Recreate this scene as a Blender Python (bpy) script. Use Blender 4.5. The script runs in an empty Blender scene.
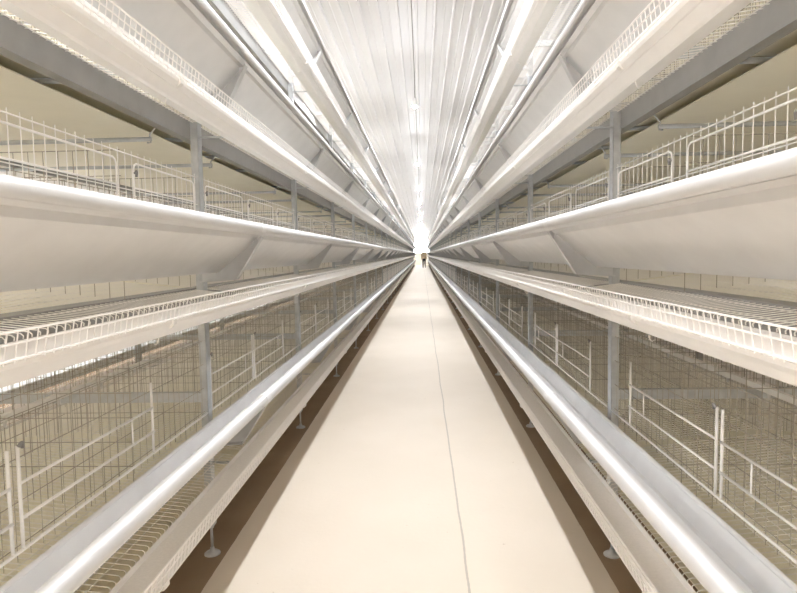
import bpy, math, random
from mathutils import Matrix, Vector
random.seed(4)
S = bpy.context.scene
COL = S.collection

# ------------------------------------------------------------------ dimensions (metres)
BAY = 1.91            # distance between upright frames
Y0 = 0.59             # where the rows begin
NB = 36               # bays per row
YE = Y0 + NB * BAY    # end of the rows
HALL = YE + 1.2       # far end wall
TIER = 0.69           # height of one tier
CAMX, CAMZ = 0.072, 1.26
XC = 1.47             # middle of a row, measured from the middle of the aisle
XP = 0.845            # front face of the upright posts
CEIL = 3.80
FL = -0.03             # floor level
NDET = 7              # bays whose cages get separate parts

def far(x): return 2 * XC - x

# ------------------------------------------------------------------ materials
def mat(name, col, rough=0.5, metal=0.0, var=0.0, scale=8.0, bump=0.0, spec=0.5, emit=None, stretch=None, rvar=0.0):
    m = bpy.data.materials.new(name); m.use_nodes = True
    nt = m.node_tree; n = nt.nodes; l = nt.links
    b = n['Principled BSDF']
    b.inputs['Roughness'].default_value = rough
    b.inputs['Metallic'].default_value = metal
    b.inputs['Specular IOR Level'].default_value = spec
    b.inputs['Base Color'].default_value = (*col, 1)
    if var or bump or rvar:
        tc = n.new('ShaderNodeTexCoord'); mp = n.new('ShaderNodeMapping')
        if stretch: mp.inputs['Scale'].default_value = stretch
        l.new(tc.outputs['Object'], mp.inputs['Vector'])
        tx = n.new('ShaderNodeTexNoise'); tx.inputs['Scale'].default_value = scale
        tx.inputs['Detail'].default_value = 5
        l.new(mp.outputs['Vector'], tx.inputs['Vector'])
        if var:
            r = n.new('ShaderNodeValToRGB')
            r.color_ramp.elements[0].position = 0.3; r.color_ramp.elements[1].position = 0.7
            r.color_ramp.elements[0].color = (*[max(0, c * (1 - var)) for c in col], 1)
            r.color_ramp.elements[1].color = (*[min(1, c * (1 + var * 0.5)) for c in col], 1)
            l.new(tx.outputs['Fac'], r.inputs['Fac']); l.new(r.outputs['Color'], b.inputs['Base Color'])
        if rvar:
            mr = n.new('ShaderNodeMapRange')
            mr.inputs['To Min'].default_value = max(0.02, rough - rvar); mr.inputs['To Max'].default_value = rough + rvar
            l.new(tx.outputs['Fac'], mr.inputs['Value']); l.new(mr.outputs['Result'], b.inputs['Roughness'])
        if bump:
            bp = n.new('ShaderNodeBump'); bp.inputs['Strength'].default_value = bump
            bp.inputs['Distance'].default_value = 0.01
            l.new(tx.outputs['Fac'], bp.inputs['Height']); l.new(bp.outputs['Normal'], b.inputs['Normal'])
    if emit:
        b.inputs['Emission Color'].default_value = (*emit[0], 1)
        b.inputs['Emission Strength'].default_value = emit[1]
    return m

M = {}
M['trough'] = mat('galvanised_sheet', (0.78, 0.785, 0.795), 0.55, 0.08, 0.05, 9, rvar=0.08)
M['lip'] = mat('bright_rolled_steel', (0.74, 0.74, 0.745), 0.56, 0.35, 0.04, 30, stretch=(1, 0.1, 1))
M['steel'] = mat('galvanised_steel', (0.56, 0.58, 0.60), 0.42, 0.4, 0.14, 28, rvar=0.08)
M['bracket'] = mat('galvanised_bracket', (0.62, 0.63, 0.645), 0.45, 0.2, 0.06, 20)
M['beam'] = mat('dull_galvanised_steel', (0.38, 0.38, 0.375), 0.42, 0.5, 0.10, 14, rvar=0.08)
M['wire'] = mat('zinc_wire', (0.82, 0.80, 0.77), 0.4, 0.3)
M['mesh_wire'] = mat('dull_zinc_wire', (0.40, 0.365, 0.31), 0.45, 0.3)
M['white_wire'] = mat('white_coated_wire', (0.94, 0.925, 0.91), 0.4)
M['tray'] = mat('white_tray_plastic', (0.94, 0.925, 0.91), 0.4, 0, 0.02, 20)
M['egg_belt'] = mat('white_woven_belt', (0.90, 0.87, 0.83), 0.6, 0, 0.05, 120)
M['belt'] = mat('cream_belt', (0.86, 0.825, 0.70), 0.5, 0, 0.03, 6)
M['pipe'] = mat('white_pipe_plastic', (0.88, 0.86, 0.83), 0.35)
M['dark'] = mat('black_rubber', (0.03, 0.03, 0.03), 0.5)
M['cable'] = mat('grey_cable', (0.30, 0.29, 0.28), 0.5)
M['socket'] = mat('white_socket_plastic', (0.8, 0.8, 0.8), 0.4)
M['bulb'] = mat('lit_bulb', (1, 1, 1), 0.4, emit=((0.955, 0.972, 1.0), 6900.0))
M['bulb_bright'] = mat('lit_bulb_bright', (1, 1, 1), 0.4, emit=((0.985, 0.985, 1.0), 13000.0))
M['bulb_dim'] = mat('lit_bulb_dim', (1, 1, 1), 0.4, emit=((1.0, 0.96, 0.93), 3000.0))
M['ceiling'] = mat('white_ceiling_panel', (0.77, 0.765, 0.785), 0.55, 0, 0.02, 2.5, spec=0.25, stretch=(1, 0.2, 1))
M['wall'] = mat('cream_wall_panel', (0.86, 0.83, 0.76), 0.5, 0, 0.03, 2)
M['end_glow'] = mat('end_glow_pane', (1, 1, 1), 0.4, emit=((1.0, 0.99, 0.98), 18.0))  # added emitter that widens the white glow at the aisle's end
M['frame'] = mat('white_glow_frame', (0.8, 0.8, 0.8), 0.4)
M['skin'] = mat('skin', (0.52, 0.34, 0.25), 0.5)
M['hair'] = mat('black_hair', (0.02, 0.016, 0.014), 0.5)
M['jacket'] = mat('tan_cloth', (0.50, 0.39, 0.26), 0.8, 0, 0.1, 30)
M['trousers'] = mat('dark_cloth', (0.025, 0.026, 0.032), 0.8)

def floor_material():
    m = bpy.data.materials.new('cream_concrete'); m.use_nodes = True
    nt = m.node_tree; n = nt.nodes; l = nt.links; b = n['Principled BSDF']
    b.inputs['Roughness'].default_value = 0.62
    tc = n.new('ShaderNodeTexCoord')
    def noise(sc, det, stretch=None):
        t = n.new('ShaderNodeTexNoise'); t.inputs['Scale'].default_value = sc; t.inputs['Detail'].default_value = det
        if stretch:
            mp = n.new('ShaderNodeMapping'); mp.inputs['Scale'].default_value = stretch
            l.new(tc.outputs['Object'], mp.inputs['Vector']); l.new(mp.outputs['Vector'], t.inputs['Vector'])
        else:
            l.new(tc.outputs['Object'], t.inputs['Vector'])
        return t.outputs['Fac']
    def ramp(src, p0, c0, p1, c1):
        r = n.new('ShaderNodeValToRGB')
        r.color_ramp.elements[0].position = p0; r.color_ramp.elements[1].position = p1
        r.color_ramp.elements[0].color = (*c0, 1); r.color_ramp.elements[1].color = (*c1, 1)
        l.new(src, r.inputs['Fac']); return r.outputs['Color']
    def mix(f, a, c, mode='MIX'):
        x = n.new('ShaderNodeMix'); x.data_type = 'RGBA'; x.blend_type = mode
        if isinstance(f, float): x.inputs[0].default_value = f
        else: l.new(f, x.inputs[0])
        l.new(a, x.inputs[6])
        if isinstance(c, tuple): x.inputs[7].default_value = (*c, 1)
        else: l.new(c, x.inputs[7])
        return x.outputs[2]
    def math_(op, a, c):
        x = n.new('ShaderNodeMath'); x.operation = op
        for i, v in enumerate((a, c)):
            if v is None: continue
            if isinstance(v, (int, float)): x.inputs[i].default_value = v
            else: l.new(v, x.inputs[i])
        return x.outputs[0]
    base = ramp(noise(1.6, 6), 0.3, (0.74, 0.66, 0.555), 0.7, (0.78, 0.70, 0.60))
    stain = ramp(noise(0.9, 3, (1, 0.35, 1)), 0.60, (1, 1, 1), 0.74, (0.955, 0.925, 0.88))
    col = mix(1.0, base, stain, 'MULTIPLY')
    specks = ramp(noise(26, 2), 0.745, (1, 1, 1), 0.79, (0.72, 0.68, 0.62))
    col = mix(1.0, col, specks, 'MULTIPLY')
    # the expansion joint that wanders along the aisle
    sx = n.new('ShaderNodeSeparateXYZ'); l.new(tc.outputs['Object'], sx.inputs[0])
    wob = noise(0.8, 3, (0.001, 1, 0.001))
    off = math_('MULTIPLY', math_('SUBTRACT', wob, 0.5), 0.03)
    d = math_('ABSOLUTE', math_('SUBTRACT', math_('ADD', sx.outputs[0], off), 0.237), None)
    rag = math_('MULTIPLY', noise(30, 3), 0.005)
    inside = math_('LESS_THAN', d, math_('ADD', rag, 0.0022))
    col = mix(math_('MULTIPLY', inside, 0.62), col, (0.36, 0.32, 0.27))
    # the cream coating stops at the rows; bare brown screed beneath the cages
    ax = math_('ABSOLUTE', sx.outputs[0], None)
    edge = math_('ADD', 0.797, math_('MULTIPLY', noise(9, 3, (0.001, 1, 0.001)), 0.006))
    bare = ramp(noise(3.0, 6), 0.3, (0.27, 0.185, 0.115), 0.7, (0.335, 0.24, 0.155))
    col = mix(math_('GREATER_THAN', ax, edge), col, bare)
    l.new(col, b.inputs['Base Color'])
    bp = n.new('ShaderNodeBump'); bp.inputs['Strength'].default_value = 0.08; bp.inputs['Distance'].default_value = 0.01
    l.new(noise(40, 6), bp.inputs['Height']); l.new(bp.outputs['Normal'], b.inputs['Normal'])
    return m
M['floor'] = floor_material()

# ------------------------------------------------------------------ mesh builder
class MB:
    def __init__(self): self.v = []; self.f = []; self.mi = []; self.cur = 0; self.smooth = []
    def _add(self, vs, fs, smooth=False):
        o = len(self.v); self.v += [tuple(p) for p in vs]
        for f in fs: self.f.append(tuple(i + o for i in f)); self.mi.append(self.cur); self.smooth.append(smooth)
    def box(self, x0, x1, y0, y1, z0, z1):
        self._add([(x0,y0,z0),(x1,y0,z0),(x1,y1,z0),(x0,y1,z0),(x0,y0,z1),(x1,y0,z1),(x1,y1,z1),(x0,y1,z1)],
                  [(0,3,2,1),(4,5,6,7),(0,1,5,4),(1,2,6,5),(2,3,7,6),(3,0,4,7)])
        return self
    def tube(self, pts, r, n=8, smooth=True, caps=True, closed=False):
        """round bar along a polyline; r may be a list"""
        P = [Vector(p) for p in pts]; k = len(P)
        rs = r if isinstance(r, (list, tuple)) else [r] * k
        vs = []; fs = []
        ref = None
        for i, p in enumerate(P):
            a = P[max(i-1, 0)]; c = P[min(i+1, k-1)]
            d = (c - a).normalized()
            if ref is None:
                ref = Vector((0,0,1)) if abs(d.z) < 0.9 else Vector((0,1,0))
            u = (ref - d * ref.dot(d)).normalized(); w = d.cross(u); ref = u
            for j in range(n):
                t = 2*math.pi*(j+0.5)/n
                vs.append(p + (u*math.cos(t) + w*math.sin(t)) * rs[i])
        for i in range(k-1):
            for j in range(n):
                j2 = (j+1) % n
                fs.append((i*n+j, i*n+j2, (i+1)*n+j2, (i+1)*n+j))
        if caps:
            fs.append(tuple(reversed(range(n)))); fs.append(tuple((k-1)*n + j for j in range(n)))
        self._add(vs, fs, smooth); return self
    def wire(self, p, q, r): return self.tube((p, q), r, 4, False, False)
    def sheet(self, prof, y0, y1, t, segs=1, smooth=False):
        """extrude an (x,z) polyline along y with thickness t"""
        P = [Vector(p) for p in prof]; k = len(P); nrm = []
        for i in range(k):
            a = P[max(i-1, 0)]; c = P[min(i+1, k-1)]; d = (c-a).normalized(); nrm.append(Vector((-d.y, d.x)))
        loop = [p for p in P] + [P[i] + nrm[i]*t for i in range(k-1, -1, -1)]
        self.prism(loop, y0, y1, smooth); return self
    def prism(self, loop, y0, y1, smooth=False):
        m = len(loop)
        vs = [(p[0], y0, p[1]) for p in loop] + [(p[0], y1, p[1]) for p in loop]
        fs = [(i, (i+1) % m, m+(i+1) % m, m+i) for i in range(m)]
        self._add(vs, fs, smooth)
        self._add(vs, [tuple(reversed(range(m))), tuple(range(m, 2*m))], False); return self
    def lathe(self, prof, cx, cy, n=16, smooth=True):
        vs = []; fs = []; k = len(prof)
        for r, z in prof:
            for j in range(n):
                t = 2*math.pi*j/n; vs.append((cx + r*math.cos(t), cy + r*math.sin(t), z))
        for i in range(k-1):
            for j in range(n):
                fs.append((i*n+j, i*n+(j+1) % n, (i+1)*n+(j+1) % n, (i+1)*n+j))
        fs.append(tuple(reversed(range(n)))); fs.append(tuple((k-1)*n+j for j in range(n)))
        self._add(vs, fs, smooth); return self
    def mesh(self, name, mats, s=1, org=(0, 0, 0)):
        me = bpy.data.meshes.new(name)
        vs = [(s*(x-org[0]), y-org[1], z-org[2]) for x, y, z in self.v]
        fs = self.f if s > 0 else [tuple(reversed(f)) for f in self.f]
        me.from_pydata(vs, [], fs)
        for mm in (mats if isinstance(mats, (list, tuple)) else [mats]): me.materials.append(mm)
        me.polygons.foreach_set('material_index', self.mi)
        me.polygons.foreach_set('use_smooth', self.smooth)
        me.update(); return me

def link(name, me, parent=None, loc=(0, 0, 0)):
    o = bpy.data.objects.new(name, me); COL.objects.link(o); o.location = loc
    if parent: o.parent = parent
    return o
def tag(o, label, cat, group=None):
    o['label'] = label; o['category'] = cat
    if group: o['group'] = group
    return o
def thing(name, loc, label, cat, group=None): return tag(link(name, None, None, loc), label, cat, group)
def struct(name, me, loc=(0, 0, 0)):
    o = link(name, me, None, loc); o['kind'] = 'structure'; return o

ORD = ['first','second','third','fourth','fifth','sixth','seventh','eighth','ninth','tenth','eleventh','twelfth']
TN = ['lowest', 'second', 'third', 'top']
SIDE = {-1: 'left', 1: 'right'}
def dz(t): return (t - 1) * TIER      # tier offset from the second tier, in which the sections below are drawn

# ------------------------------------------------------------------ the setting
YB = -4.0; XW = 3.75
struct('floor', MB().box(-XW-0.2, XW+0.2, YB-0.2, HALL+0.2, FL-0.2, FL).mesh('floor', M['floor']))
# ribbed ceiling: one sheet with a trapezoid rib every 0.168 m
prof = []; x = -XW - 0.1; P = 0.196
while x < XW + 0.1:
    prof += [(x, CEIL), (x+0.068, CEIL), (x+0.074, CEIL-0.005), (x+0.082, CEIL-0.005), (x+0.088, CEIL), (x+0.154, CEIL),
             (x+0.164, CEIL-0.038), (x+0.180, CEIL-0.038), (x+0.190, CEIL)]
    x += P
mb = MB()
loop = prof + [(prof[-1][0], CEIL+0.15), (prof[0][0], CEIL+0.15)]
n_ = len(loop)
vs = [(a, YB-0.1, c) for a, c in loop] + [(a, HALL+0.1, c) for a, c in loop]
mb._add(vs, [(i, n_+i, n_+(i+1) % n_, (i+1) % n_) for i in range(n_)])
ceil_o = struct('ceiling', mb.mesh('ceiling', M['ceiling']))
struct('wall_left', MB().box(-XW-0.15, -XW, YB, HALL, FL, CEIL).mesh('wall_left', M['wall']))
struct('wall_right', MB().box(XW, XW+0.15, YB, HALL, FL, CEIL).mesh('wall_right', M['wall']))
struct('wall_back', MB().box(-XW, XW, YB-0.15, YB, FL, CEIL).mesh('wall_back', M['wall']))
# end wall with a glowing panel added to brighten the far end
wx0, wx1, wz0, wz1 = -0.95, 0.95, 1.35, 3.1
wm = MB()
wm.box(-XW, wx0, HALL, HALL+0.15, FL, CEIL).box(wx1, XW, HALL, HALL+0.15, FL, CEIL)
wm.box(wx0, wx1, HALL, HALL+0.15, FL, wz0).box(wx0, wx1, HALL, HALL+0.15, wz1, CEIL)
struct('wall_front', wm.mesh('wall_front', M['wall']))
fr = MB()
for a in (wx0, -0.02, wx1-0.04): fr.box(a, a+0.04, HALL+0.01, HALL+0.07, wz0, wz1)
for a in (wz0, wz1-0.04): fr.box(wx0, wx1, HALL+0.01, HALL+0.07, a, a+0.04)
w1 = struct('end_glow_1', fr.mesh('end_glow_1', M['frame']))
pane = MB().box(wx0+0.02, wx1-0.02, HALL+0.07, HALL+0.08, wz0+0.02, wz1-0.02)
link('pane', pane.mesh('pane', M['end_glow']), w1)

# ------------------------------------------------------------------ long runs: troughs, egg trays, belts, rails, pipes
def arc(cx, cz, r, a0, a1, n):
    return [(cx + r*math.cos(math.radians(a0 + (a1-a0)*i/n)), cz + r*math.sin(math.radians(a0 + (a1-a0)*i/n))) for i in range(n+1)]
YS = Y0 - 0.35
NPOST = [Y0 + BAY * k for k in range(1, NB + 1)]

def trough_meshes(k):
    """k squeezes the section towards the row: the two upper tiers overhang the aisle less"""
    X = lambda x: 0.795 + (x - 0.795) * k if x < 0.795 else x
    cx, cz, rr = X(0.578), 1.371, 0.0235
    ch = MB()
    # sloping front with a small step under the lip, rear wall up to its folded edge
    outer = [(cx + 0.010, cz - 0.012), (X(0.614), 1.352), (X(0.617), 1.333), (X(0.776), 1.203), (0.786, 1.197), (0.797, 1.203), (0.8165, 1.258)]
    inner = [(0.8145, 1.258), (0.794, 1.2045), (0.786, 1.2005), (X(0.777), 1.206), (X(0.610), 1.362), (cx + 0.012, cz - 0.002)]
    ch.prism(outer + inner, YS, YE)
    ch.tube([(0.818, YS, 1.262), (0.818, YE, 1.262)], 0.0075, 8)
    # rolled lip: a shell open underneath
    pts = [(cx + rr*(0.62 + 0.38*k)*math.cos(math.radians(a)), cz + rr*math.sin(math.radians(a))) for a in range(222, -19, -12)]
    ins = [(cx + (rr-0.002)*(0.62 + 0.38*k)*math.cos(math.radians(a)), cz + (rr-0.002)*math.sin(math.radians(a))) for a in range(-18, 223, 12)]
    lp = MB().prism(pts + ins, YS, YE, True)
    br = MB()
    web = [(X(0.594), 1.345), (X(0.580), 1.338), (X(0.690), 1.168), (0.843, 1.158), (0.843, 1.196), (0.780, 1.194), (X(0.614), 1.330)]
    br.prism(web, -0.002, 0.002)
    br.prism([(X(0.580), 1.338), (X(0.690), 1.168), (X(0.6935), 1.170), (X(0.5835), 1.340)], -0.036, -0.002)
    br.prism([(X(0.690), 1.168), (0.843, 1.158), (0.843, 1.1615), (X(0.6935), 1.1715)], -0.036, -0.002)
    br.box(X(0.602), X(0.616), -0.020, -0.002, 1.312, 1.332)
    jo = MB()
    q = [(cx + (rr+0.0012)*(0.62 + 0.38*k)*math.cos(math.radians(a)), cz + (rr+0.0012)*math.sin(math.radians(a))) for a in range(222, -19, -12)]
    q2 = [(cx + (rr+0.0002)*(0.62 + 0.38*k)*math.cos(math.radians(a)), cz + (rr+0.0002)*math.sin(math.radians(a))) for a in range(-18, 223, 12)]
    jo.prism(q + q2, -0.03, 0.03, True)
    jo.prism([(X(0.6115), 1.3625), (X(0.777), 1.2072), (X(0.7775), 1.2078), (X(0.612), 1.3635)], -0.004, 0.004)
    return dict(channel=ch, lip=lp, bracket=br, joint=jo)
TR = {0: trough_meshes(1.0), 1: trough_meshes(0.80)}

def mirrored(mb):
    q = MB(); q.v = [(far(x), y, z) for x, y, z in mb.v]; q.f = [tuple(reversed(f)) for f in mb.f]
    q.mi = list(mb.mi); q.smooth = list(mb.smooth); return q

FW = BAY / 70
def fence_mesh():
    m = MB()
    y = YS
    n = int((YE - YS) / FW)
    for i in range(n):
        y = YS + i * FW + 0.004
        m.wire((0.611, y, 1.143), (0.6205, y, 1.086), 0.0014)
    m.tube([(0.6108, YS, 1.142), (0.6108, YE, 1.142)], 0.0022, 6)
    m.tube([(0.6135, YS, 1.121), (0.6135, YE, 1.121)], 0.0018, 6)
    m.tube([(0.6160, YS, 1.093), (0.6160, YE, 1.093)], 0.0018, 6)
    return m
mt_fence = fence_mesh()
mt_tray = MB().prism([(0.635, 1.119), (0.6325, 1.092), (0.623, 1.088), (0.625, 1.078), (0.637, 1.066), (0.641, 1.066), (0.660, 1.043), (0.668, 1.038), (0.705, 1.049), (0.738, 1.062),
                      (0.741, 1.100), (0.738, 1.100), (0.735, 1.081), (0.6355, 1.081), (0.638, 1.119)], YS, YE)
mt_ebelt = MB().box(0.6385, 0.7345, YS, YE, 1.0812, 1.0845)
mt_clip = MB().prism([(0.6225, 1.090), (0.618, 1.088), (0.618, 1.076), (0.626, 1.068), (0.634, 1.066), (0.6245, 1.078)], -0.010, 0.010)
mt_clip.tube([(0.668, 0, 1.036), (0.672, 0.003, 1.024), (0.679, 0.004, 1.019), (0.686, 0.003, 1.024)], 0.002, 6)
mt_arm = MB().box(0.7415, 0.8445, -0.012, 0.012, 1.066, 1.070)
mt_rail_far = MB().sheet([(0.915, 1.109), (0.875, 1.107), (0.875, 1.055), (0.905, 1.051)], YS, YE, 0.002)
mt_rail = MB().sheet([(0.915, 1.137), (0.875, 1.133), (0.875, 1.055), (0.905, 1.051)], YS, YE, 0.003)
def belt_meshes(low):
    a = 0.955; b = far(a)
    up = MB().box(a - 0.03, b + 0.03, YS, YE, 1.110, 1.1125)
    zl = 1.070 if not low else 0.86
    i_ = 0.045 if not low else -0.012
    lo = MB().box(a + i_, b - i_, YS, YE, zl - 0.0025, zl)
    return up, lo
mt_pipe = MB().box(1.395, 1.417, YS, YE, 1.39, 1.412)

def nipple_mesh():
    m = MB(); m.lathe([(0.004, 1.365), (0.006, 1.37), (0.006, 1.385), (0.009, 1.386), (0.009, 1.3905)], 1.406, 0, 8); return m
mt_nip = nipple_mesh()

SEC = {}
for s in (-1, 1):
    org = (XP, 0, 0)
    for fs in (0, 1):
        f = (lambda m: m) if fs == 0 else mirrored
        for hi in (0, 1):
            for nm, mm in (('channel', M['trough']), ('lip', M['lip']), ('bracket', M['bracket']), ('joint', M['trough'])):
                SEC[s, fs, nm, hi] = f(TR[hi][nm]).mesh(nm, mm, s)
        for nm, mb_, mm in (('fence', mt_fence, M['white_wire']), ('tray', mt_tray, M['tray']),
                            ('ebelt', mt_ebelt, M['egg_belt']), ('clip', mt_clip, M['pipe']), ('arm', mt_arm, M['steel']), ('rail', mt_rail, M['beam'])):
            SEC[s, fs, nm] = f(mb_ if not (fs and nm == 'rail') else mt_rail_far).mesh(nm, mm, s)
    SEC[s, 'pipe'] = mt_pipe.mesh('pipe', M['pipe'], s); SEC[s, 'nip'] = mt_nip.mesh('nipple', M['lip'], s)
    for low in (0, 1):
        up, lo = belt_meshes(low)
        SEC[s, 'up', low] = up.mesh('upper_run', M['belt'], s); SEC[s, 'lo', low] = lo.mesh('lower_run', M['belt'], s)

for s in (-1, 1):
    sd = SIDE[s]
    for t in range(4):
        tn = TN[t]; z = dz(t)
        for fs in (0, 1):
            where = f'facing the aisle, {tn} tier of {sd} row' if fs == 0 else f'seen through cages, behind {tn} tier of {sd} row'
            # feed trough
            T = thing('feed_trough', (0, 0, z), f'long galvanised feed trough {where}', 'feed trough')
            link('channel', SEC[s, fs, 'channel', int(t > 1)], T); link('rolled_lip', SEC[s, fs, 'lip', int(t > 1)], T)
            if fs == 0:
                for y in NPOST: link('bracket', SEC[s, fs, 'bracket', int(t > 1)], T, (0, y - 0.035, 0))
                for k in range(0, 12): link('joint_sleeve', SEC[s, fs, 'joint', int(t > 1)], T, (0, Y0 + BAY*(1 + 2*k) - 0.12, 0))
            # egg tray
            E = thing('egg_tray', (0, 0, z), f'white egg collecting tray {where}', 'egg tray')
            link('tray_channel', SEC[s, fs, 'tray'], E); link('egg_belt', SEC[s, fs, 'ebelt'], E)
            link('wire_guard', SEC[s, fs, 'fence'], E)
            for y in NPOST: link('tray_arm', SEC[s, fs, 'arm'], E, (0, y, 0))
            if fs == 0:
                for k in range(NB): link('tray_clip', SEC[s, fs, 'clip'], E, (0, 1.50 + BAY*k + 0.12*t - 0.02*s, 0))
            R = link('support_rail', SEC[s, fs, 'rail'], None, (0, 0, z))
            tag(R, f'grey folded steel support rail {where}', 'rail')
        B = thing('manure_belt', (0, 0, z), f'cream manure belt running under the {tn} tier cages of the {sd} row', 'conveyor belt')
        link('upper_run', SEC[s, 'up', int(t == 0)], B); link('lower_run', SEC[s, 'lo', int(t == 0)], B)
        W = thing('water_pipe', (0, 0, z), f'white drinking water pipe inside the {tn} tier cages of the {sd} row', 'pipe')
        link('pipe_tube', SEC[s, 'pipe'], W)
        for k in range(30): link('nipple', SEC[s, 'nip'], W, (0, Y0 + 0.16 + k * BAY / 6, 0))

# ------------------------------------------------------------------ upright frames
def post_mesh(x):
    m = MB(); d = 1 if x < XC else -1
    # folded C section, open to the row
    m.box(min(x, x+d*0.003), max(x, x+d*0.003), -0.0235, 0.0235, 0.10, 2.95)
    for y in (-0.0235, 0.0205):
        m.box(min(x, x+d*0.03), max(x, x+d*0.03), y, y+0.003, 0.10, 2.95)
    m.box(min(x, x+d*0.03), max(x, x+d*0.03), -0.0235, 0.0235, 0.099, 0.104)
    return m
def foot_mesh(x):
    m = MB(); d = 1 if x < XC else -1
    m.lathe([(0.006, FL+0.012), (0.006, 0.14)], x + d*0.015, 0, 8)
    m.lathe([(0.011, 0.088), (0.011, 0.0985)], x + d*0.015, 0, 6, False); return m
def pad_mesh(x):
    d = 1 if x < XC else -1
    return MB().lathe([(0.034, FL), (0.034, FL+0.005), (0.028, FL+0.010), (0.011, FL+0.015), (0.009, FL+0.03)], x + d*0.015, 0, 20)
def bar_mesh():
    return MB().box(XP + 0.0305, far(XP) - 0.0305, -0.015, 0.015, 1.335, 1.375)
FR = {}
for s in (-1, 1):
    for i, x in enumerate((XP, far(XP))):
        FR[s, 'post', i] = post_mesh(x).mesh('post', M['steel'], s)
        FR[s, 'foot', i] = foot_mesh(x).mesh('foot', M['steel'], s)
        FR[s, 'pad', i] = pad_mesh(x).mesh('pad', M['steel'], s)
    FR[s, 'bar'] = bar_mesh().mesh('bar', M['steel'], s)
for s in (-1, 1):
    for k in range(1, NB + 1):
        if k <= 10: lb = f'galvanised upright frame, {ORD[k-1]} of the {SIDE[s]} row counted from the camera'
        else: lb = f'distant galvanised upright frame of the {SIDE[s]} row, past its tenth upright'
        F = thing('upright_frame', (0, Y0 + k*BAY, 0), lb, 'frame', f'upright frames of the {SIDE[s]} row')
        for i in (0, 1):
            link('post', FR[s, 'post', i], F)
            q = link('levelling_foot', FR[s, 'foot', i], F); link('foot_pad', FR[s, 'pad', i], q)
        for t in range(4): link('cross_bar', FR[s, 'bar'], F, (0, 0, dz(t)))

# ------------------------------------------------------------------ cages: one unit per bay and tier
FX0, FZ0, SL = 0.735, 1.112, 0.115      # front of the sloping wire floor and its slope
def fz(x): return FZ0 + (x - FX0) * SL
XF = 0.86
B0, B1 = 0.026, BAY - 0.026
def floor_part():
    m = MB()
    for i in range(70):
        y = (i + 0.5) * FW
        if not B0 < y < B1: continue
        m.tube([(XC-0.008, y, fz(XC-0.008)), (FX0+0.008, y, fz(FX0+0.008)), (FX0+0.002, y, FZ0-0.004), (FX0+0.003, y, FZ0-0.010)], 0.0014, 4, False, False)
    x = FX0 + 0.05
    while x < XC - 0.01:
        m.wire((x, B0, fz(x)-0.0028), (x, B1, fz(x)-0.0028), 0.0016); x += 0.075
    return m
def grille_part():
    m = MB(); top = 1.592
    n = 42
    for i in range(n):
        y = B0 + 0.01 + (B1 - B0 - 0.02) * i / (n - 1)
        m.wire((XF, y, 1.262), (XF, y, top + 0.013), 0.0013)
    for z_, r in ((top, 0.0022), (1.48, 0.0018), (1.325, 0.0026)):
        m.tube([(XF-0.003, B0, z_), (XF-0.003, B1, z_)], r, 6)
    # wires that close the gap from the trough down to the sloping floor on the rail
    return m
def fine_grille_part():
    m = MB(); top = 1.60
    n = 40
    for i in range(n):
        y = B0 + (B1 - B0) * (i + 0.5) / n
        m.wire((XF, y, 1.262), (XF, y, top), 0.0008)
    for z_ in (1.30, 1.40, 1.50, 1.60): m.wire((XF-0.002, B0, z_), (XF-0.002, B1, z_), 0.0012)
    return m
def door_part(y0, y1):
    m = MB(); x = XF - 0.011
    zt, zb = 1.566, 1.290
    def bend(y, sg): return [(x, y, zb), (x, y, zt - 0.02), (x, y + sg*0.006, zt - 0.006), (x, y + sg*0.02, zt)]
    m.tube(bend(y0, 1) + list(reversed(bend(y1, -1))), 0.0032, 6)
    m.tube([(x, y0, 1.487), (x, y1, 1.487)], 0.003, 6)
    return m
def low_door_part(y0, y1):
    m = MB(); x = XF - 0.011
    for y in (y0, y1): m.tube([(x, y, 1.290), (x, y, 1.532)], 0.0045, 6)
    for z_ in (1.447, 1.366): m.tube([(x-0.004, y0, z_), (x-0.004, y1, z_)], 0.0038, 6)
    ym = y0 + (y1 - y0)*0.78
    m.tube([(x-0.004, ym, 1.366), (x-0.004, ym, 1.447)], 0.0026, 6)
    return m
def latch_part(y):
    m = MB(); x = XF - 0.017
    m.tube([(x, y-0.006, 1.532), (x-0.004, y, 1.540), (x, y+0.010, 1.538), (x+0.004, y+0.014, 1.524)], 0.004, 6); return m
def partition_part(y):
    m = MB(); top = 1.60
    x = XF + 0.012; 
    while x < XC - 0.012:
        m.wire((x, y, fz(x) + 0.003), (x, y, top), 0.0013); x += 0.048
    for z_ in (1.28, 1.36, 1.44, 1.52, 1.60):
        m.wire((XF + 0.006, y, z_), (XC - 0.006, y, z_), 0.0016)
    return m
def divider_part():
    m = MB(); top = 1.60
    n = 38
    for i in range(n):
        y = B0 + (B1 - B0) * (i + 0.5) / n
        m.wire((XC, y, 1.197), (XC, y, top), 0.0013)
    for z_ in (1.205, 1.29, 1.36, 1.44, 1.52, 1.60):
        m.wire((XC, B0, z_), (XC, B1, z_), 0.0018)
    return m
def rod_part(y, z_):
    m = MB(); m.tube([(0.930, y, z_), (far(0.930), y, z_)], 0.0085, 8); return m
def hook_part(y, z_):
    m = MB(); m.tube([(0.899, y, z_ + 0.088), (0.906, y, z_ + 0.050), (0.935, y, z_ + 0.015), (0.932, y, z_ - 0.012), (0.945, y, z_ - 0.0125)], 0.0035, 6); return m
C3 = BAY / 3
PARTY = [B0 + 0.004, C3, 2*C3]
DOORS = [(0.05, C3-0.06), (C3+0.05, 2*C3-0.06), (2*C3+0.05, BAY-0.08)]
LOWD = {-1: [(0.03, 0.67), (0.705, 1.375)], 1: [(0.30, 0.98), (1.01, 1.67)]}
ROD = [0.20*BAY, 0.86*BAY]
RZ = 1.0135; RZU = 1.099
PARTS = []   # (name, builder mesh, material key, children)
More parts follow.
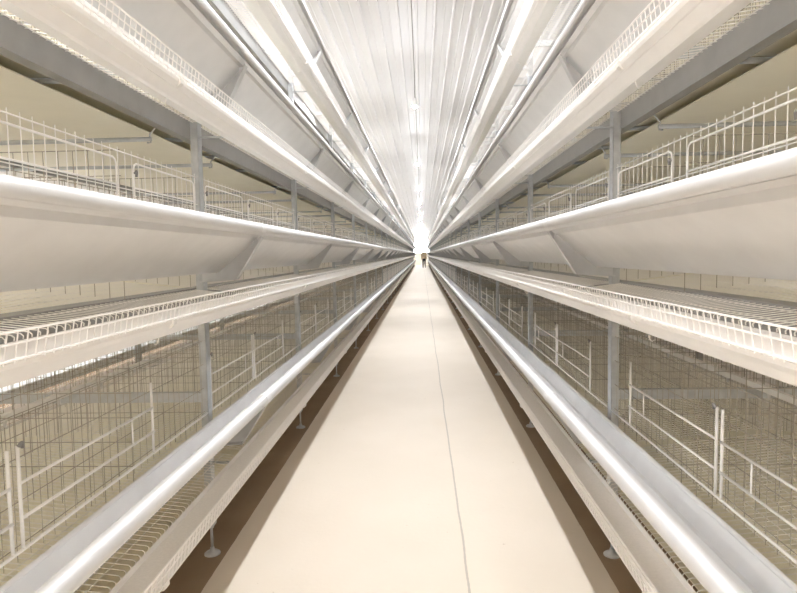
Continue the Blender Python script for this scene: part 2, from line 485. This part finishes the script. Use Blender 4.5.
fl = floor_part(); gr = grille_part(); fg = fine_grille_part(); dv = divider_part()
PARTS.append(('wire_floor', fl, 'wire', [])); PARTS.append(('wire_floor', mirrored(fl), 'wire', []))
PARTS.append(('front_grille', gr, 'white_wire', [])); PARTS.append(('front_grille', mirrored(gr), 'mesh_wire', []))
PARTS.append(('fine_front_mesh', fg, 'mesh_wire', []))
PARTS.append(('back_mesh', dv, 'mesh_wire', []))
for y0, y1 in DOORS: PARTS.append(('door', door_part(y0, y1), 'white_wire', [('door_latch', latch_part(y0), 'cable')]))
for y in PARTY:
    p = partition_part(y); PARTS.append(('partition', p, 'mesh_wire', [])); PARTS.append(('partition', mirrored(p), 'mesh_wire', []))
for y in ROD: PARTS.append(('support_rod', rod_part(y, RZ), 'steel', [('rod_hook', hook_part(y, RZ), 'steel')]))
for sd_ in (-1, 1):
    for y0, y1 in LOWD[sd_]: PARTS.append((f'low_door{sd_}', low_door_part(y0, y1), 'white_wire', [('door_latch', latch_part(y0), 'cable')]))
bb = MB(); bb.tube([(XF-0.012, B0, 1.292), (XF-0.012, B1, 1.292)], 0.0042, 6); PARTS.append(('bottom_bar', bb, 'white_wire', []))
PARTS_UP = [('belt_rod', rod_part(y, RZU), 'steel', []) for y in (0.1*BAY, 0.35*BAY, 0.62*BAY)]
PARTS += PARTS_UP

CM = {}; FARM = {}; FRONTS = set()
for s in (-1, 1):
    org = (XP, 0, FZ0 - 0.01)
    CM[s] = [(nm, mb_.mesh(nm, M[k], s, org), [(cn, cb.mesh(cn, M[ck], s, org)) for cn, cb, ck in ch]) for nm, mb_, k, ch in PARTS]
    FRONTS.add([me.name for nm, me, ch in CM[s] if nm == 'front_grille'][0])
    keys = ['wire', 'white_wire', 'mesh_wire', 'steel', 'cable']
    j = MB()
    for nm, mb_, k, ch in PARTS:
        if nm == 'fine_front_mesh' or nm.startswith('low_door') or nm == 'bottom_bar': continue
        for b_, kk in [(mb_, k)] + [(cb, ck) for cn, cb, ck in ch if cn != 'rod_hook' or True]:
            o_ = len(j.v); j.v += b_.v; j.f += [tuple(i + o_ for i in f) for f in b_.f]
            j.mi += [keys.index(kk)] * len(b_.f); j.smooth += b_.smooth
    FARM[s] = j.mesh('layer_cage', [M[k] for k in keys], s, org)
for s in (-1, 1):
    sd = SIDE[s]
    for t in range(4):
        tn = TN[t]
        for k in range(NB):
            loc = (s*XP, Y0 + k*BAY, FZ0 - 0.01 + dz(t))
            if k == 0: lb = f'wire hen cage, {tn} tier of {sd} row, nearest, before the first upright'
            elif k <= 10: lb = f'wire hen cage, {tn} tier of {sd} row, just past the {ORD[k-1]} upright'
            else: lb = f'tiny distant wire hen cage, {tn} tier of {sd} row, past the eleventh upright'
            g = f'hen cages on the {tn} tier of the {sd} row'
            if k < NDET:
                U = thing('hen_cage', loc, lb, 'cage', g)
                for nm, me, ch in CM[s]:
                    if nm in ('fine_front_mesh', 'bottom_bar') and t != 0: continue
                    if nm.startswith('low_door') and (t != 0 or nm != f'low_door{s}'): continue
                    if nm == 'door' and t == 0: continue
                    if nm == 'front_grille' and t == 0 and me.name in FRONTS: continue
                    if t == 3 and nm in ('front_grille', 'door', 'back_mesh', 'partition'): continue
                    if t == 2 and nm == 'door': continue
                    if t == 0 and nm == 'support_rod': continue
                    p_ = link({'fine_front_mesh': 'front_grille'}.get(nm, 'door' if nm.startswith('low_door') else nm), me, U)
                    for cn, cm in ch: link(cn, cm, p_)
            else:
                tag(link('hen_cage', FARM[s], None, loc), lb, 'cage', g)

# ------------------------------------------------------------------ lamps and cable
ZB = 3.30
gl = [(0.036*math.cos(math.radians(a)), ZB + 0.036*math.sin(math.radians(a))) for a in range(-86, -29, 8)]
bulb = MB().lathe(gl, 0, 0, 16).mesh('bulb', M['bulb'])
bulb_l = bulb.copy(); bulb_l.materials[0] = M['bulb_bright']
bulb_r = bulb.copy(); bulb_r.materials[0] = M['bulb_dim']
gz = gl[-1][1]
sock = MB().lathe([(gl[-1][0]+0.0005, gz-0.001), (0.036, gz+0.010), (0.034, gz+0.030), (0.026, gz+0.052), (0.019, gz+0.070), (0.019, gz+0.100), (0.010, gz+0.110), (0.005, gz+0.116)], 0, 0, 16).mesh('socket', M['socket'])
cord = MB().tube([(0, 0, gz+0.10), (0, 0, CEIL-0.045)], 0.0035, 6).mesh('cord', M['cable'])
LAMPS = [8.4 + 5.3*k for k in range(-2, 12)]
for row, xr in (('middle', 0.0), ('left', -2*XC), ('right', 2*XC)):
    for i, y in enumerate(LAMPS):
        if row == 'middle':
            if i >= 2 and i < 5: lb = f'lit bulb on a cord over the aisle, {ORD[i-2]} one in sight'
            elif i < 2: lb = f'lit bulb on a cord over the aisle, {"overhead of" if i else "behind"} the camera'
            else: lb = 'distant lit bulb in the bright line of bulbs over the aisle, past the third bulb'
        else: lb = f'lit bulb on a cord over the hidden aisle beyond the {row} row'
        L = thing('pendant_lamp', (xr, y, 0), lb, 'lamp', 'pendant bulbs over the aisle' if row == 'middle' else f'pendant bulbs beyond the {row} row')
        link('bulb', {'left': bulb_l, 'right': bulb_r}.get(row, bulb), L); link('socket', sock, L); link('cord', cord, L)
cab = MB().tube([(0, YB + 0.1, CEIL-0.046), (0, HALL-0.1, CEIL-0.046)], 0.006, 8)
tag(link('power_cable', cab.mesh('power_cable', M['cable'])), 'dark power cable running along the middle of the white ribbed ceiling', 'cable')

# ------------------------------------------------------------------ the person far down the aisle (seen from behind, walking away)
def capsule_mesh(segs, voxel, material, name):
    m = MB()
    for p, q, r0, r1 in segs:
        P, Q = Vector(p), Vector(q); d = (Q - P); L_ = max(d.length, 1e-4); d = d / L_
        pts = []; rs = []
        for a in (-90, -60, -30, 0):
            pts.append(P + d * (r0*math.sin(math.radians(a)))); rs.append(max(0.002, r0*math.cos(math.radians(a))))
        for a in (0, 30, 60, 90):
            pts.append(Q + d * (r1*math.sin(math.radians(a)))); rs.append(max(0.002, r1*math.cos(math.radians(a))))
        pts = [pt + d*1e-5*i for i, pt in enumerate(pts)]
        m.tube(pts, rs, 12)
    me = m.mesh(name, material)
    return me
def solid(name, segs, voxel, material, parent):
    o = link(name, capsule_mesh(segs, voxel, material, name), parent)
    r = o.modifiers.new('remesh', 'REMESH'); r.mode = 'VOXEL'; r.voxel_size = voxel; r.use_smooth_shade = True
    sm = o.modifiers.new('smooth', 'SMOOTH'); sm.iterations = 3; sm.factor = 0.5
    return o
PX, PY = 0.25, 55.5
pr = thing('person', (PX, PY, FL), 'person in a tan jacket and dark trousers walking at the far end of the aisle', 'person')
body = [((0,0,0.95),(0,0,1.05),0.115,0.11), ((-0.06,0,0.95),(0.06,0,0.95),0.11,0.11), ((-0.05,0,1.12),(0.05,0,1.12),0.105,0.105),
        ((-0.09,0,1.30),(0.09,0,1.30),0.11,0.11), ((-0.13,0,1.38),(0.13,0,1.38),0.065,0.065), ((0,0,1.40),(0,0.015,1.50),0.055,0.05),
        ((0,0.015,1.555),(0,0.005,1.615),0.072,0.082), ((0,0.05,1.53),(0,0.06,1.54),0.05,0.045), ((0,0.098,1.555),(0,0.085,1.585),0.013,0.008),
        ((-0.078,0.005,1.555),(-0.08,0.0,1.585),0.012,0.016), ((0.078,0.005,1.555),(0.08,0.0,1.585),0.012,0.016)]
for sg in (-1, 1):
    body += [((sg*0.085,0,0.90),(sg*0.09,0.06*sg,0.48),0.085,0.055), ((sg*0.09,0.06*sg,0.48),(sg*0.09,0.05*sg-0.04,0.09),0.055,0.038),
             ((sg*0.09,0.05*sg-0.05,0.045),(sg*0.10,0.05*sg+0.10,0.035),0.04,0.032),
             ((sg*0.175,0,1.37),(sg*0.215,-0.03*sg,1.09),0.052,0.042), ((sg*0.215,-0.03*sg,1.09),(sg*0.22,-0.03*sg+0.05,0.86),0.040,0.028),
             ((sg*0.22,-0.03*sg+0.055,0.845),(sg*0.218,-0.03*sg+0.075,0.79),0.030,0.027)]
    for q, (dy, ln) in enumerate(((-0.028, 0.075), (-0.009, 0.088), (0.010, 0.082), (0.028, 0.066))):
        y_ = -0.03*sg + 0.072 + dy
        body.append(((sg*0.216, y_, 0.775), (sg*0.210, y_+0.006, 0.775-ln*0.55), 0.0095, 0.009))
        body.append(((sg*0.210, y_+0.006, 0.775-ln*0.55), (sg*0.198, y_+0.014, 0.775-ln), 0.009, 0.008))
    body.append(((sg*0.214, -0.03*sg+0.095, 0.82), (sg*0.198, -0.03*sg+0.125, 0.765), 0.011, 0.009))
solid('body', body, 0.011, M['skin'], pr)
hair = [((0,-0.012,1.575),(0,-0.012,1.632),0.083,0.085), ((0,0.045,1.655),(0,0.02,1.665),0.05,0.06), ((0,-0.03,1.53),(0,-0.03,1.58),0.062,0.07)]
solid('hair', hair, 0.011, M['hair'], pr)
jk = [((-0.06,0,0.92),(0.06,0,0.92),0.132,0.132), ((-0.06,0,1.12),(0.06,0,1.12),0.125,0.125), ((-0.09,0,1.30),(0.09,0,1.30),0.125,0.125),
      ((-0.14,0,1.385),(0.14,0,1.385),0.075,0.075), ((-0.03,0.005,1.43),(0.03,0.005,1.43),0.062,0.062)]
for sg in (-1, 1):
    jk += [((sg*0.175,0,1.37),(sg*0.215,-0.03*sg,1.09),0.068,0.058), ((sg*0.215,-0.03*sg,1.09),(sg*0.22,-0.03*sg+0.05,0.875),0.056,0.044)]
solid('jacket', jk, 0.012, M['jacket'], pr)
tr = [((-0.06,0,0.90),(0.06,0,0.90),0.122,0.122)]
for sg in (-1, 1):
    tr += [((sg*0.085,0,0.88),(sg*0.09,0.06*sg,0.48),0.098,0.072), ((sg*0.09,0.06*sg,0.48),(sg*0.09,0.05*sg-0.04,0.11),0.072,0.06)]
solid('trousers', tr, 0.012, M['trousers'], pr)
for sg in (-1, 1):
    solid('shoe', [((sg*0.09,0.05*sg-0.05,0.048),(sg*0.10,0.05*sg+0.11,0.042),0.048,0.040), ((sg*0.09,0.05*sg-0.045,0.05),(sg*0.09,0.05*sg-0.04,0.09),0.047,0.044)], 0.008, M['dark'], pr)

# ------------------------------------------------------------------ camera
F = 600.0; W, H = 797, 593
VPX, VPY, ROLL = 422.0, 254.0, 0.014
fwd = Vector(((VPX - W/2)/F, (H/2 - VPY)/F, -1)).normalized()       # the aisle direction, in camera axes
up = Vector((-ROLL, 1, 0)); up = (up - fwd*up.dot(fwd)).normalized()
rt = fwd.cross(up)
R = Matrix((rt, fwd, up))            # rows: world X, Y, Z expressed in camera axes
cam = bpy.data.cameras.new('camera'); cam.sensor_fit = 'HORIZONTAL'; cam.sensor_width = 36.0; cam.lens = F/W*36.0
cam.clip_start = 0.02; cam.clip_end = 300
co = bpy.data.objects.new('camera', cam); COL.objects.link(co)
co.matrix_world = Matrix.Translation((CAMX, 0, CAMZ)) @ R.to_4x4()
S.camera = co

w = bpy.data.worlds.new('world'); S.world = w; w.use_nodes = True
w.node_tree.nodes['Background'].inputs[0].default_value = (0.9, 0.95, 1, 1)
w.node_tree.nodes['Background'].inputs[1].default_value = 0.5
S.view_settings.view_transform = 'Standard'; S.view_settings.look = 'None'
S.view_settings.exposure = 0.27; S.view_settings.gamma = 1.0
S.view_settings.use_curve_mapping = False
S.cycles.max_bounces = 16; S.cycles.diffuse_bounces = 12; S.cycles.glossy_bounces = 6
S.cycles.sample_clamp_indirect = 8.0
